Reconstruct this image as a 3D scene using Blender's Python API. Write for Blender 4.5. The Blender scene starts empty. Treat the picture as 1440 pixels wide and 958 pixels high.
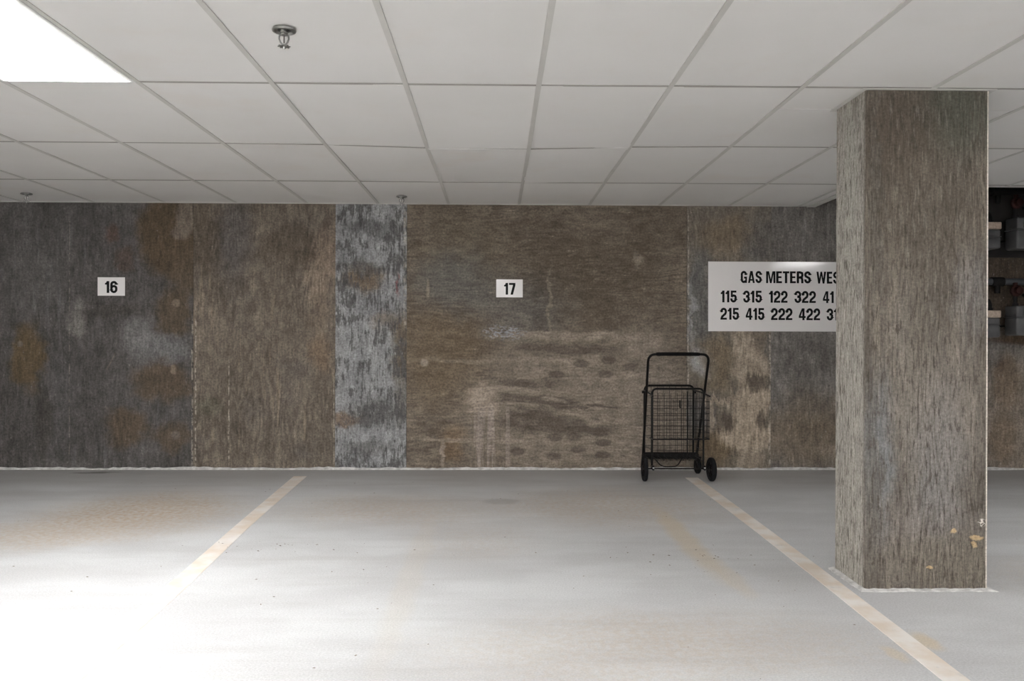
import bpy, bmesh, math, random
from mathutils import Vector, Matrix
random.seed(7)
S = bpy.context.scene
COL = S.collection
PI = math.pi

# ------------------------------------------------------------------ camera
CAM_H = 1.13615
FPX = 1198.06                      # focal length in pixels of a 1440 px wide frame
YAW, PIT, ROL = 0.0175723, 0.0020021, 0.0029246
def cam_rows():
    cy, sy = math.cos(YAW), math.sin(YAW); cp, sp = math.cos(PIT), math.sin(PIT); cr, sr = math.cos(ROL), math.sin(ROL)
    Ry = Matrix(((cy, 0, -sy), (0, 1, 0), (sy, 0, cy)))
    Rx = Matrix(((1, 0, 0), (0, cp, -sp), (0, sp, cp)))
    Rz = Matrix(((cr, -sr, 0), (sr, cr, 0), (0, 0, 1)))
    return Rz @ Rx @ Ry
Rm = cam_rows()
w3 = lambda r: Vector((r[0], r[2], -r[1]))
right, down, fwd = w3(Rm[0]), w3(Rm[1]), w3(Rm[2])
cd = bpy.data.cameras.new('camera'); cam = bpy.data.objects.new('camera', cd); COL.objects.link(cam)
cm = Matrix.Identity(4)
for i in range(3):
    cm[i][0], cm[i][1], cm[i][2] = right[i], -down[i], -fwd[i]
cm[2][3] = CAM_H
cam.matrix_world = cm
cd.sensor_width = 36.0; cd.lens = 36.0 * FPX / 1440.0; cd.clip_start = 0.05; cd.clip_end = 200
S.camera = cam

# ------------------------------------------------------------------ world (overcast sky through an unseen opening added as frontal fill), exposure
LAMP_COLOR = (1.0, .99, .98, 1)
SKY_STRENGTH = 10.4
LAMP_LEFT = 41.5       # the lit panel at the upper left
LAMP_RIGHT = 19.5      # its neighbour to the right of the column (set dimmer)
FILL_REAR = 58.0       # unseen panel added behind the camera to brighten the mid floor
FILL_OPENING = (-7.0, 1.0, 0.0, 2.1, -7.0)        # x0, x1, z0, z1 of an unseen opening added behind the camera for frontal light, y
wd = bpy.data.worlds.new('overcast_sky'); S.world = wd; wd.use_nodes = True
wd.node_tree.nodes['Background'].inputs[0].default_value = (1.0, 0.985, 0.965, 1)
wd.node_tree.nodes['Background'].inputs[1].default_value = SKY_STRENGTH
pl = bpy.data.lights.new('fill_portal', 'AREA'); pl.shape = 'RECTANGLE'
pl.size = FILL_OPENING[1] - FILL_OPENING[0]; pl.size_y = FILL_OPENING[3] - FILL_OPENING[2]
pl.cycles.is_portal = True
po = bpy.data.objects.new('fill_portal', pl); COL.objects.link(po)
po.location = ((FILL_OPENING[0] + FILL_OPENING[1]) / 2, FILL_OPENING[4], (FILL_OPENING[2] + FILL_OPENING[3]) / 2)
po.rotation_euler = (PI / 2, 0, PI)        # faces +Y, into the garage
S.view_settings.view_transform = 'Standard'; S.view_settings.look = 'None'
S.view_settings.gamma = 1; S.view_settings.use_curve_mapping = False
S.view_settings.exposure = 0.1

# ------------------------------------------------------------------ dimensions
WY = 7.40            # back wall plane
CZ = 2.2994          # ceiling plane
GX0, GW = 0.1879, 0.6096
GY0, GD = 3.9125, 1.218
SLOPE = 0.0083       # the floor falls towards the drain in the aisle
fz = lambda y: -SLOPE * (WY - y)
XL, XR, YB = -9.0, 9.0, -7.0
DECK = 2.95
COLX0, COLX1, COLY0, COLY1 = 1.711, 2.292, 3.93, 4.285

# ------------------------------------------------------------------ object helpers
def link(name, me, parent=None):
    o = bpy.data.objects.new(name, me); COL.objects.link(o)
    if parent is not None: o.parent = parent
    return o
def finish(name, bm, mat, parent=None, smooth=False):
    bmesh.ops.recalc_face_normals(bm, faces=bm.faces)
    me = bpy.data.meshes.new(name); bm.to_mesh(me); bm.free()
    if smooth:
        for p in me.polygons: p.use_smooth = True
        if hasattr(me, 'set_sharp_from_angle'): me.set_sharp_from_angle(angle=math.radians(40))
    me.materials.append(mat)
    return link(name, me, parent)
def thing(name, label, cat, loc=(0, 0, 0), group=None):
    o = bpy.data.objects.new(name, None); COL.objects.link(o); o.empty_display_size = .1
    o.location = loc; o['label'] = label; o['category'] = cat
    if group: o['group'] = group
    return o
def structure(o): o['kind'] = 'structure'; return o
def stuff(o): o['kind'] = 'stuff'; return o
def copy_tree(o, parent=None):
    c = o.copy(); COL.objects.link(c); c.parent = parent
    for ch in list(o.children): copy_tree(ch, c)
    return c
def box(bm, x0, x1, y0, y1, z0, z1, bev=0.0, seg=1):
    vs = [bm.verts.new((x, y, z)) for x in (x0, x1) for y in (y0, y1) for z in (z0, z1)]
    fs = [(0, 1, 3, 2), (4, 6, 7, 5), (0, 4, 5, 1), (2, 3, 7, 6), (0, 2, 6, 4), (1, 5, 7, 3)]
    nf = [bm.faces.new([vs[i] for i in f]) for f in fs]
    if bev > 0:
        ed = list({e for f in nf for e in f.edges})
        bmesh.ops.bevel(bm, geom=ed, offset=bev, segments=seg, profile=.5, affect='EDGES')
def tube(bm, pts, r, n=8, closed=False):
    pts = [Vector(p) for p in pts]; rings = []
    up = Vector((0, 0, 1))
    for i, p in enumerate(pts):
        if closed: t = (pts[(i + 1) % len(pts)] - pts[i - 1])
        else: t = pts[min(i + 1, len(pts) - 1)] - pts[max(i - 1, 0)]
        t.normalize()
        a = up if abs(t.dot(up)) < .9 else Vector((0, 1, 0))
        u = t.cross(a).normalized(); v = t.cross(u).normalized()
        if rings:   # keep the frame from flipping
            pu = rings[-1][1]; u = (pu - t * pu.dot(t)).normalized(); v = t.cross(u).normalized()
        rr = r[i] if isinstance(r, (list, tuple)) else r
        rings.append(([bm.verts.new(p + (u * math.cos(2 * PI * k / n) + v * math.sin(2 * PI * k / n)) * rr) for k in range(n)], u))
    m = len(rings)
    for i in range(m if closed else m - 1):
        A, B = rings[i][0], rings[(i + 1) % m][0]
        for k in range(n): bm.faces.new((A[k], A[(k + 1) % n], B[(k + 1) % n], B[k]))
    if not closed:
        bm.faces.new(rings[0][0][::-1]); bm.faces.new(rings[-1][0])
def rounded_path(pts, rad, n=5):
    pts = [Vector(p) for p in pts]; out = [pts[0]]
    for i in range(1, len(pts) - 1):
        a, b, c = pts[i - 1], pts[i], pts[i + 1]
        d1 = (a - b).normalized(); d2 = (c - b).normalized()
        p1, p2 = b + d1 * rad, b + d2 * rad
        for k in range(n + 1):
            t = k / n; out.append(p1 * (1 - t) ** 2 + b * 2 * t * (1 - t) + p2 * t ** 2)
    out.append(pts[-1]); return out
def lathe(bm, prof, c=(0, 0, 0), axis='Z', n=24, cap=True):
    rings = []
    for r, h in prof:
        ring = []
        for k in range(n):
            a = 2 * PI * k / n; u, v = r * math.cos(a), r * math.sin(a)
            p = {'Z': (u, v, h), 'X': (h, u, v), 'Y': (u, h, v)}[axis]
            ring.append(bm.verts.new((c[0] + p[0], c[1] + p[1], c[2] + p[2])))
        rings.append(ring)
    for A, B in zip(rings[:-1], rings[1:]):
        for k in range(n): bm.faces.new((A[k], A[(k + 1) % n], B[(k + 1) % n], B[k]))
    if cap:
        if prof[0][0] > 1e-6: bm.faces.new(rings[0][::-1])
        if prof[-1][0] > 1e-6: bm.faces.new(rings[-1])

# ------------------------------------------------------------------ material helpers
def lin(c):
    c = c / 255.0
    return c / 12.92 if c <= .04045 else ((c + .055) / 1.055) ** 2.4
def C(r, g, b, e=1.0): return (lin(r) / e, lin(g) / e, lin(b) / e, 1)
class G:
    """small wrapper round a node tree"""
    def __init__(s, name, rough=.8, metal=0.0, spec=.5):
        s.mat = bpy.data.materials.new(name); s.mat.use_nodes = True
        s.t = s.mat.node_tree; s.b = s.t.nodes['Principled BSDF']
        s.b.inputs['Roughness'].default_value = rough; s.b.inputs['Metallic'].default_value = metal
        s.b.inputs['Specular IOR Level'].default_value = spec
        s._pos = None
    def n(s, ty, **k):
        nd = s.t.nodes.new(ty)
        for a, v in k.items(): setattr(nd, a, v)
        return nd
    def put(s, sock, v):
        if v is None: return
        if isinstance(v, bpy.types.NodeSocket): s.t.links.new(v, sock)
        else: sock.default_value = v
    def m(s, op, a, b=None, c=None, clamp=False):
        nd = s.n('ShaderNodeMath', operation=op, use_clamp=clamp)
        for i, v in enumerate((a, b, c)): s.put(nd.inputs[i], v)
        return nd.outputs[0]
    def v(s, op, a, b=None):
        nd = s.n('ShaderNodeVectorMath', operation=op)
        s.put(nd.inputs[0], a)
        if b is not None: s.put(nd.inputs[1], b)
        return nd.outputs['Value'] if op == 'LENGTH' else nd.outputs['Vector']
    def xyz(s):
        if s._pos is None:
            g = s.n('ShaderNodeNewGeometry'); sp = s.n('ShaderNodeSeparateXYZ')
            s.t.links.new(g.outputs['Position'], sp.inputs[0]); s._pos = (g.outputs['Position'], sp.outputs[0], sp.outputs[1], sp.outputs[2])
        return s._pos
    def comb(s, x, y, z=0.0):
        nd = s.n('ShaderNodeCombineXYZ')
        for i, v in enumerate((x, y, z)): s.put(nd.inputs[i], v)
        return nd.outputs[0]
    def noise(s, vec, scale=1.0, detail=4.0, rough=.55, dist=0.0, color=False):
        nd = s.n('ShaderNodeTexNoise'); s.put(nd.inputs['Vector'], vec)
        nd.inputs['Scale'].default_value = scale; nd.inputs['Detail'].default_value = detail
        nd.inputs['Roughness'].default_value = rough; nd.inputs['Distortion'].default_value = dist
        return nd.outputs['Color'] if color else nd.outputs['Fac']
    def rng(s, x, lo, hi, a=0.0, b=1.0, smooth=True):
        nd = s.n('ShaderNodeMapRange', interpolation_type='SMOOTHSTEP' if smooth else 'LINEAR')
        s.put(nd.inputs[0], x)
        for i, q in enumerate((lo, hi, a, b)): nd.inputs[i + 1].default_value = q
        return nd.outputs[0]
    def mix(s, f, a, b, blend='MIX'):
        nd = s.n('ShaderNodeMix', data_type='RGBA', blend_type=blend)
        s.put(nd.inputs[0], f); s.put(nd.inputs[6], a); s.put(nd.inputs[7], b)
        return nd.outputs[2]
    def warp(s, u, w, amp, scale, sc=(1, 1)):
        """2-D coordinate (u, w) pushed about by noise"""
        base = s.comb(u, w)
        nz = s.noise(s.v('MULTIPLY', base, (sc[0], sc[1], 1)), scale, 6, .68, color=True)
        off = s.v('MULTIPLY', s.v('SUBTRACT', nz, (.5, .5, .5)), (amp, amp, 0))
        return s.v('ADD', base, off)
    def blob(s, V, cx, cy, rx, ry, soft=.4, k=1.0):
        d = s.v('LENGTH', s.v('MULTIPLY', s.v('SUBTRACT', V, (cx, cy, 0)), (1 / rx, 1 / ry, 0)))
        return s.rng(d, 1 - soft, 1 + soft, k, 0.0)
    def bump(s, h, strength=.3, dist=.004):
        nd = s.n('ShaderNodeBump'); nd.inputs['Strength'].default_value = strength; nd.inputs['Distance'].default_value = dist
        s.put(nd.inputs['Height'], h); s.t.links.new(nd.outputs[0], s.b.inputs['Normal'])
    def color(s, c): s.put(s.b.inputs['Base Color'], c); return s
def plain(name, col, rough=.6, metal=0.0, spec=.5, vary=.12, scale=30.0, bump=0.0):
    g = G(name, rough, metal, spec); P = g.xyz()[0]
    nz = g.noise(P, scale, 4)
    g.color(g.mix(g.rng(nz, .3, .7), tuple(c * (1 - vary) for c in col[:3]) + (1,), tuple(min(1, c * (1 + vary)) for c in col[:3]) + (1,)))
    if bump: g.bump(nz, bump, .002)
    return g.mat

# ---------- cast concrete panels of the back wall (colour belongs to each formwork sheet)
EW = 0.62
def grain(g, u, w, along, freq=60.0, seed=0.0):
    """contour lines of a plywood face left in the concrete, 0..1, stretched along w (vertical) or u (horizontal)"""
    sc = (2.6, .55, 1) if along == 'v' else (.6, 3.4, 1)
    V = g.v('ADD', g.v('MULTIPLY', g.comb(u, w), sc), (seed, seed * 1.7, 0))
    f = g.noise(V, 1.0, 3, .55, .25)
    s_ = g.m('SINE', g.m('MULTIPLY', f, freq))
    return g.m('MULTIPLY_ADD', s_, .5, .5)
def streaks(g, u, w, along, scale=1.0, seed=0.0, detail=5, ratio=14.0):
    sc = (ratio, 1, 1) if along == 'v' else (1, ratio, 1)
    V = g.v('ADD', g.v('MULTIPLY', g.comb(u, w), sc), (seed, seed, seed))
    return g.noise(V, scale, detail, .62)
def concrete(name, c1, c2, along='v', seed=0.0, gr=.18, streak_col=None, streak=(.60, .74, .5), dark=None, spots=(), lines=(), warm=None, gain=1.0):
    g = G(name, .82, 0, .25); P, x, y, z = g.xyz()
    V0 = g.comb(x, z); Vs = g.v('ADD', V0, (seed, seed, 0))
    col = g.mix(g.rng(g.noise(g.v('MULTIPLY', Vs, (1.5, .9, 1)), 1.6, 5, .62), .36, .66), c1, c2)
    if dark:
        col = g.mix(g.rng(g.noise(g.v('ADD', V0, (seed + 7, 3, 0)), 2.1, 5, .6), .50, .72, 0, dark[1]), col, dark[0])
    if streak_col:
        st = streaks(g, x, z, along, 1.6, seed)
        ms = g.rng(g.noise(g.v('ADD', V0, (seed + 3, 9, 0)), 1.3, 3), .42, .6)
        col = g.mix(g.m('MULTIPLY', g.rng(st, streak[0], streak[1], 0, streak[2]), ms), col, streak_col)
    Wb = g.warp(x, z, .34, 4.0); Wf = g.warp(x, z, .12, 11.0)
    for sp in spots:
        c, cx, cz, rx, rz, soft, k = sp[:7]
        W = Wf if len(sp) > 7 and sp[7] == 'f' else (V0 if len(sp) > 7 and sp[7] == 's' else Wb)
        col = g.mix(g.blob(W, cx, cz, rx, rz, soft, k), col, c)
    if callable(warm): col = warm(g, col, x, z, V0, Wb, Wf)
    gn = grain(g, x, z, along, 110, seed)
    gz = g.rng(g.noise(g.v('ADD', V0, (seed, 4, 0)), 1.7, 3), .40, .62)      # the grain shows only in places
    gn = g.m('MULTIPLY_ADD', g.m('SUBTRACT', gn, .5), gz, .5)
    fine = g.noise(V0, 55, 5, .75)
    fs = streaks(g, x, z, along, 9.0, seed + 2, 5, 6)
    gm = g.rng(gn, .0, 1.0, 1 - gr, 1 + gr * .8, False)
    mid = g.noise(g.v('MULTIPLY', Vs, (1.5, 1, 1) if along == 'v' else (1, 1.6, 1)), 8.0, 7, .72)
    gm = g.m('MULTIPLY', gm, g.rng(mid, .34, .66, .74, 1.26, False))
    sk = g.noise(g.v('MULTIPLY', Vs, (2.4, 1, 1) if along == 'v' else (1, 2.4, 1)), 24.0, 4, .7)
    col = g.mix(g.m('MULTIPLY', g.rng(sk, .58, .68, 0, .55), g.rng(mid, .44, .60)), col, tuple(min(1, q * 1.9) for q in c2[:3]) + (1,))
    pit = g.noise(g.v('MULTIPLY', g.v('ADD', V0, (seed + 11, 2, 0)), (2.6, 1, 1) if along == 'v' else (1, 2.0, 1)), 20.0, 5, .72)
    col = g.mix(g.rng(pit, .57, .66, 0, .45), col, C(52, 48, 44, EW))
    gm = g.m('MULTIPLY', gm, g.rng(fine, .32, .68, .60, 1.40, False))
    gm = g.m('MULTIPLY', gm, g.rng(fs, .30, .70, (.86 if along == 'h' else .74) * gain, (1.13 if along == 'h' else 1.24) * gain, False))
    for (cx, z0, z1, wd_, k) in lines:      # pale lines along sheet seams
        d = g.m('ABSOLUTE', g.m('SUBTRACT', g.m('MULTIPLY_ADD', g.m('SUBTRACT', g.noise(V0, 14, 2), .5), .012, x), cx))
        zz = g.m('MULTIPLY', g.rng(z, z0 - .05, z0 + .05), g.rng(z, z1 - .05, z1 + .05, 1, 0))
        bk = g.rng(g.noise(V0, 23, 3), .42, .58)
        col = g.mix(g.m('MULTIPLY', g.m('MULTIPLY', g.rng(d, wd_ * .4, wd_, k, 0), zz), bk), col, C(150, 142, 132, EW))
    sc = g.n('ShaderNodeVectorMath', operation='SCALE'); g.put(sc.inputs[0], col); g.put(sc.inputs[3], gm)
    g.color(sc.outputs[0])
    h = g.m('ADD', g.m('MULTIPLY', gn, .35), g.m('ADD', fine, fs))
    g.bump(h, .35, .003)
    return g.mat

BROWN = C(86, 77, 66, EW); DBROWN = C(72, 64, 55, EW); TAN = C(128, 114, 99, EW); GREY = C(88, 86, 85, EW)
PALE = C(116, 107, 98, EW); BLUEG = C(106, 105, 105, EW); DARK = C(56, 51, 46, EW); DGREY = C(66, 63, 60, EW); LG = C(126, 126, 127, EW)

def p1_extra(g, col, x, z, V0, Wb, Wf):
    # a diagonal trowel scrape right of centre and one at the far left
    for (ax, az, bx, bz, wd_, k, c) in ((-3.36, .86, -3.29, 1.0, .012, .6, PALE), (-4.75, 1.75, -4.05, 2.12, .03, .35, GREY)):
        L = math.hypot(bx - ax, bz - az); tx, tz = (bx - ax) / L, (bz - az) / L
        t = g.m('ADD', g.m('MULTIPLY', g.m('SUBTRACT', x, ax), tx), g.m('MULTIPLY', g.m('SUBTRACT', z, az), tz))
        d = g.m('ABSOLUTE', g.m('ADD', g.m('MULTIPLY', g.m('SUBTRACT', x, ax), -tz), g.m('MULTIPLY', g.m('SUBTRACT', z, az), tx)))
        f = g.m('MULTIPLY', g.rng(d, 0, wd_, k, 0), g.m('MULTIPLY', g.rng(t, -.02, .02), g.rng(t, L - .03, L + .03, 1, 0)))
        col = g.mix(f, col, c)
    return col
M_P1 = concrete('concrete_grey_blue', C(76, 73, 71, EW), C(92, 89, 87, EW), 'v', 1.3, .08, BLUEG, (.50, .72, .55), (DGREY, .55), spots=(
    (C(84, 72, 58, EW), -2.83, 2.02, .27, .36, .28, 1.0), (C(88, 77, 64, EW), -2.66, 1.70, .16, .22, .4, .9), (C(112, 102, 92, EW), -2.69, 2.17, .08, .17, .3, .95, 'f'), (C(108, 98, 88, EW), -2.76, 2.04, .05, .05, .35, .9, 'f'),
    (C(92, 79, 60, EW), -4.03, .98, .14, .28, .3, .95), (C(88, 77, 64, EW), -2.80, 1.36, .15, .20, .35, .9), (C(88, 77, 65, EW), -2.88, .76, .24, .17, .35, .95),
    (C(88, 77, 65, EW), -3.19, .36, .19, .17, .35, .95), (C(88, 77, 65, EW), -2.80, .30, .17, .13, .4, .85), (C(84, 62, 52, EW), -3.32, 2.05, .06, .09, .5, .6), (C(84, 66, 56, EW), -3.22, 1.83, .07, .10, .5, .5),
    (C(122, 120, 119, EW), -3.08, 1.14, .15, .16, .45, .6), (C(118, 117, 117, EW), -2.84, 1.03, .18, .12, .5, .6), (C(126, 122, 117, EW), -3.62, 1.27, .08, .18, .45, .65), (GREY, -3.77, .60, .12, .40, .6, .6),
    (DARK, -3.35, 1.36, .28, .06, .6, .5), (DARK, -3.9, .42, .07, .35, .5, .5), (DARK, -4.6, .5, .4, .6, .7, .5),
    (TAN, -2.766, 1.438, .035, .035, .3, .85, 's'), (TAN, -2.79, .861, .028, .04, .3, .85, 's'), (PALE, -2.77, .297, .035, .035, .4, .7, 's'), (PALE, -4.10, 1.08, .025, .025, .3, .7, 's')),
    lines=((-2.628, .05, 1.3, .010, .9), (-3.68, .1, 2.2, .006, .35)), warm=p1_extra, gain=.64)
M_P2 = concrete('concrete_brown_vertical', C(82, 75, 67, EW), C(98, 90, 81, EW), 'v', 4.1, .20, TAN, (.54, .72, .55), (C(74, 70, 67, EW), .6), spots=(
    (DBROWN, -1.72, 1.92, .32, .17, .5, .75), (C(74, 71, 70, EW), -2.28, 2.0, .16, .35, .6, .7), (DBROWN, -2.52, 2.0, .14, .3, .5, .7), (C(118, 104, 92, EW), -1.46, 1.85, .07, .3, .6, .55),
    (C(120, 106, 92, EW), -1.55, 1.5, .09, .32, .7, .45), (C(112, 94, 76, EW), -1.52, 1.0, .08, .14, .6, .5), (C(78, 78, 66, EW), -2.5, .55, .1, .1, .6, .4)),
    lines=((-2.314, .05, .95, .007, .6), (-2.60, .05, 1.4, .008, .7), (-1.41, .05, .8, .006, .5)), gain=.92)
def p3_extra(g, col, x, z, V0, Wb, Wf):
    # bluish laitance scoured into dark vertical flecks
    st = streaks(g, x, z, 'v', 9.0, 3.3, 6, 5.5)
    ms = g.noise(g.v('ADD', V0, (5.2, 1.1, 0)), 4.0, 6, .68)
    f = g.rng(g.m('ADD', st, g.m('MULTIPLY', g.m('SUBTRACT', ms, .5), 1.1)), .49, .60, 0, .85)
    return g.mix(f, col, C(74, 73, 72, EW))
M_P3 = concrete('concrete_pale_strip', C(128, 128, 128, EW), C(112, 112, 113, EW), 'v', 8.8, .05, C(146, 146, 147, EW), (.55, .7, .5), spots=(
    (C(78, 77, 77, EW), -1.12, 2.10, .25, .08, .6, .8), (C(92, 78, 62, EW), -1.14, 1.66, .17, .12, .4, .85), (C(78, 76, 74, EW), -1.2, 1.75, .2, .06, .5, .7), (C(104, 92, 78, EW), -.98, 1.29, .10, .09, .5, .6), (C(104, 84, 66, EW), -1.28, .45, .13, .06, .5, .8),
    (C(88, 78, 66, EW), -.82, 1.05, .10, .30, .45, .9), (C(88, 80, 70, EW), -.84, .62, .06, .2, .6, .5), (C(80, 78, 76, EW), -1.05, .5, .26, .12, .6, .6), (C(82, 80, 78, EW), -1.1, .2, .2, .06, .6, .6),
    (C(110, 40, 40, EW), -.865, 1.60, .010, .09, .5, .6, 'f')), lines=((-.80, 1.25, 2.25, .018, .5),), warm=p3_extra, gain=.85)
OV = [(0.735, 0.921), (0.968, 0.953), (0.521, 0.825), (0.942, 0.831), (0.219, 0.751), (0.542, 0.554), (0.711, 0.397), (0.905, 0.32), (0.504, 0.281), (0.672, 0.288), (0.926, 0.232), (0.712, 0.177), (0.182, 0.159), (0.919, 0.129), (0.492, 0.113), (1.16, .9)]
P4P = C(116, 107, 97, EW); P4D = C(72, 65, 58, EW)
def p4_extra(g, col, x, z, V0, Wb, Wf):
    Wh = g.warp(x, z, .20, 2.6, (.8, 2.4))
    # worn pale zone of the lower right with its contour lines
    zone = g.blob(Wh, .78, .52, 1.02, .56, .38, .60)
    col = g.mix(zone, col, P4P)
    gn = grain(g, x, z, 'h', 46, 21.0)
    col = g.mix(g.m('MULTIPLY', g.rng(gn, .55, .95, 0, .35), zone), col, C(86, 78, 69, EW))
    col = g.mix(g.blob(Wh, .62, 1.16, .62, .035, .6, .75), col, P4P)
    col = g.mix(g.blob(Wh, 1.30, 1.12, .22, .10, .7, .55), col, P4P)
    col = g.mix(g.blob(Wh, .05, .945, .65, .022, .6, .45), col, P4P)
    col = g.mix(g.blob(Wh, .60, 1.04, .45, .045, .5, .75), col, P4D)
    for (cx, cz, rx, rz, k, c) in ((.30, .76, .34, .05, .6, P4D), (.46, .60, .30, .035, .8, P4D), (.10, .615, .22, .04, .65, P4D), (.80, .55, .30, .012, .8, P4D),
                                   (.33, .43, .34, .10, .9, P4D), (.72, .36, .32, .045, .8, P4D), (.5, .605, .13, .016, .7, P4P), (.1, .69, .22, .03, .6, P4P)):
        col = g.mix(g.blob(Wh, cx, cz, rx, rz, .4, k), col, c)
    col = g.mix(g.blob(Wf, -.12, .60, .13, .13, .5, .8), col, C(128, 117, 106, EW))
    # pale run-down drips from that scar
    dn = g.rng(g.noise(g.v('MULTIPLY', V0, (16, .7, 1)), 1.0, 3), .46, .58)
    dz = g.m('MULTIPLY', g.rng(z, .45, .62, 1, 0), g.m('MULTIPLY', g.rng(x, -.24, -.18), g.rng(x, .06, .18, 1, 0)))
    col = g.mix(g.m('MULTIPLY', g.m('MULTIPLY', dn, dz), .75), col, C(120, 111, 104, EW))
    col = g.mix(g.blob(Wf, -.47, .14, .022, .13, .4, .6), col, C(122, 112, 104, EW))
    col = g.mix(g.blob(Wh, -.2, .25, .55, .022, .5, .6), col, P4P)
    # knots printed by the plywood patches
    for (cx, cz) in OV:
        col = g.mix(g.blob(g.warp(x, z, .02, 9.0) if (cx, cz) == OV[0] else Wk[0], cx, cz, .068, .034, .28, .75), col, P4D) if Wk else col
    # bluish scuff under the bay number, thin vertical drips
    bl = g.rng(g.noise(g.v('MULTIPLY', V0, (30, 60, 1)), 1.0, 3), .44, .6)
    col = g.mix(g.m('MULTIPLY', g.blob(Wf, .06, 1.19, .16, .055, .5, .8), bl), col, C(124, 126, 130, EW))
    return col
Wk = []
def p4_wrap(g, col, x, z, V0, Wb, Wf):
    Wk.clear(); Wk.append(g.warp(x, z, .025, 9.0))
    return p4_extra(g, col, x, z, V0, Wb, Wf)
M_P4 = concrete('concrete_plywood_horizontal', C(78, 70, 61, EW), C(92, 84, 75, EW), 'h', 2.2, .16, C(112, 102, 91, EW), (.56, .74, .5), (C(68, 61, 53, EW), .6), spots=(
    (C(84, 73, 59, EW), -.48, 1.0, .36, .42, .5, .75), (C(90, 74, 56, EW), -.38, .22, .10, .14, .5, .6), (C(82, 75, 64, EW), -.3, 1.9, .4, .3, .6, .5), (C(76, 77, 76, EW), -.35, 1.62, .35, .25, .6, .55),
    (C(72, 76, 78, EW), .25, 1.45, .35, .25, .7, .4), (C(70, 62, 52, EW), .8, 1.75, .8, .4, .6, .55), (C(116, 107, 97, EW), 1.22, 1.82, .03, .07, .5, .5), (C(116, 106, 94, EW), .45, 1.45, .016, .3, .5, .45), (C(118, 110, 98, EW), -.60, 1.57, .012, .08, .5, .7, 's'),
    (C(124, 116, 106, EW), -.63, .925, .035, .03, .4, .8, 's'), (C(92, 86, 80, EW), 1.4, .5, .2, .7, .7, .4), (C(112, 104, 94, EW), 1.18, .85, .03, .4, .6, .4)), warm=p4_wrap, gain=1.08)
def p5_extra(g, col, x, z, V0, Wb, Wf):
    # tan paste run down the sheet: ragged vertical patches
    rag = g.noise(g.v('MULTIPLY', V0, (34, 1.3, 1)), 1.0, 5, .7)
    Wv = g.v('ADD', g.warp(x, z, .16, 7.0, (2.0, .8)), g.comb(0.0, g.m('MULTIPLY', g.m('SUBTRACT', rag, .5), .34)))
    for (cx, cz, rx, rz, k) in ((2.19, 1.12, .14, .18, .7), (2.22, .86, .16, .17, .7), (2.24, .62, .20, .10, .9), (2.2, .48, .14, .10, .85), (2.17, .30, .24, .13, .95), (2.30, .29, .13, .10, .9), (2.2, .10, .12, .10, .5), (1.92, .60, .12, .03, .8), (1.86, .45, .03, .16, .6)):
        col = g.mix(g.blob(Wv, cx, cz, rx, rz, .22, k), col, C(126, 115, 102, EW))
    for (cx, cz, rx, rz, k) in ((2.26, .76, .09, .07, .9), (2.30, .42, .05, .07, .9), (2.0, .42, .09, .10, .9), (2.28, 1.15, .05, .14, .7)):
        col = g.mix(g.blob(Wv, cx, cz, rx, rz, .3, k), col, C(72, 65, 58, EW))
    return col
M_P5 = concrete('concrete_stained_brown', C(82, 76, 69, EW), C(94, 87, 78, EW), 'v', 6.4, .14, C(110, 100, 86, EW), (.55, .73, .5), (C(72, 71, 70, EW), .6), spots=(
    (C(74, 74, 73, EW), 1.78, 1.5, .13, .45, .5, .8), (C(128, 130, 132, EW), 1.78, .93, .10, .12, .6, .65), (C(120, 120, 120, EW), 1.69, 1.4, .025, .3, .6, .5), (C(90, 78, 62, EW), 2.05, 2.05, .3, .16, .5, .55), (C(78, 76, 74, EW), 2.3, 1.95, .15, .3, .6, .7),
    (C(84, 73, 58, EW), 1.92, .95, .16, .25, .5, .7), (C(82, 70, 54, EW), 1.9, .22, .2, .18, .5, .8), (C(80, 79, 79, EW), 1.75, .5, .14, .14, .6, .7)), lines=((1.665, .1, 2.25, .009, .4), (2.385, .05, 1.2, .016, .6)), warm=p5_extra, gain=1.2)
M_P6 = concrete('concrete_dark_grey', C(68, 65, 62, EW), C(84, 81, 78, EW), 'v', 9.6, .10, C(104, 102, 99, EW), (.52, .72, .55), (C(60, 57, 54, EW), .55), spots=(
    (C(80, 71, 60, EW), 2.75, .25, .55, .22, .5, .75), (C(74, 66, 56, EW), 2.8, .5, .35, .22, .6, .6), (C(98, 90, 80, EW), 3.1, .15, .3, .06, .6, .5),
    (C(58, 46, 34, EW), 4.47, .78, .12, .24, .4, .8, 'f'), (C(58, 46, 34, EW), 4.44, .28, .12, .22, .4, .8, 'f'), (C(96, 86, 75, EW), 4.7, .35, .5, .6, .6, .6), (C(44, 36, 28, EW), 4.8, 1.72, .9, .62, .25, .85, 'f'), (C(54, 43, 33, EW), 4.9, 1.14, .55, .05, .3, .9, 's')), gain=1.62)
M_P7 = concrete('concrete_plain', C(78, 73, 68, EW), C(92, 87, 81, EW), 'v', 12.6, .10, C(104, 102, 99, EW), (.55, .72, .5), (C(66, 62, 58, EW), .5))

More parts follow.
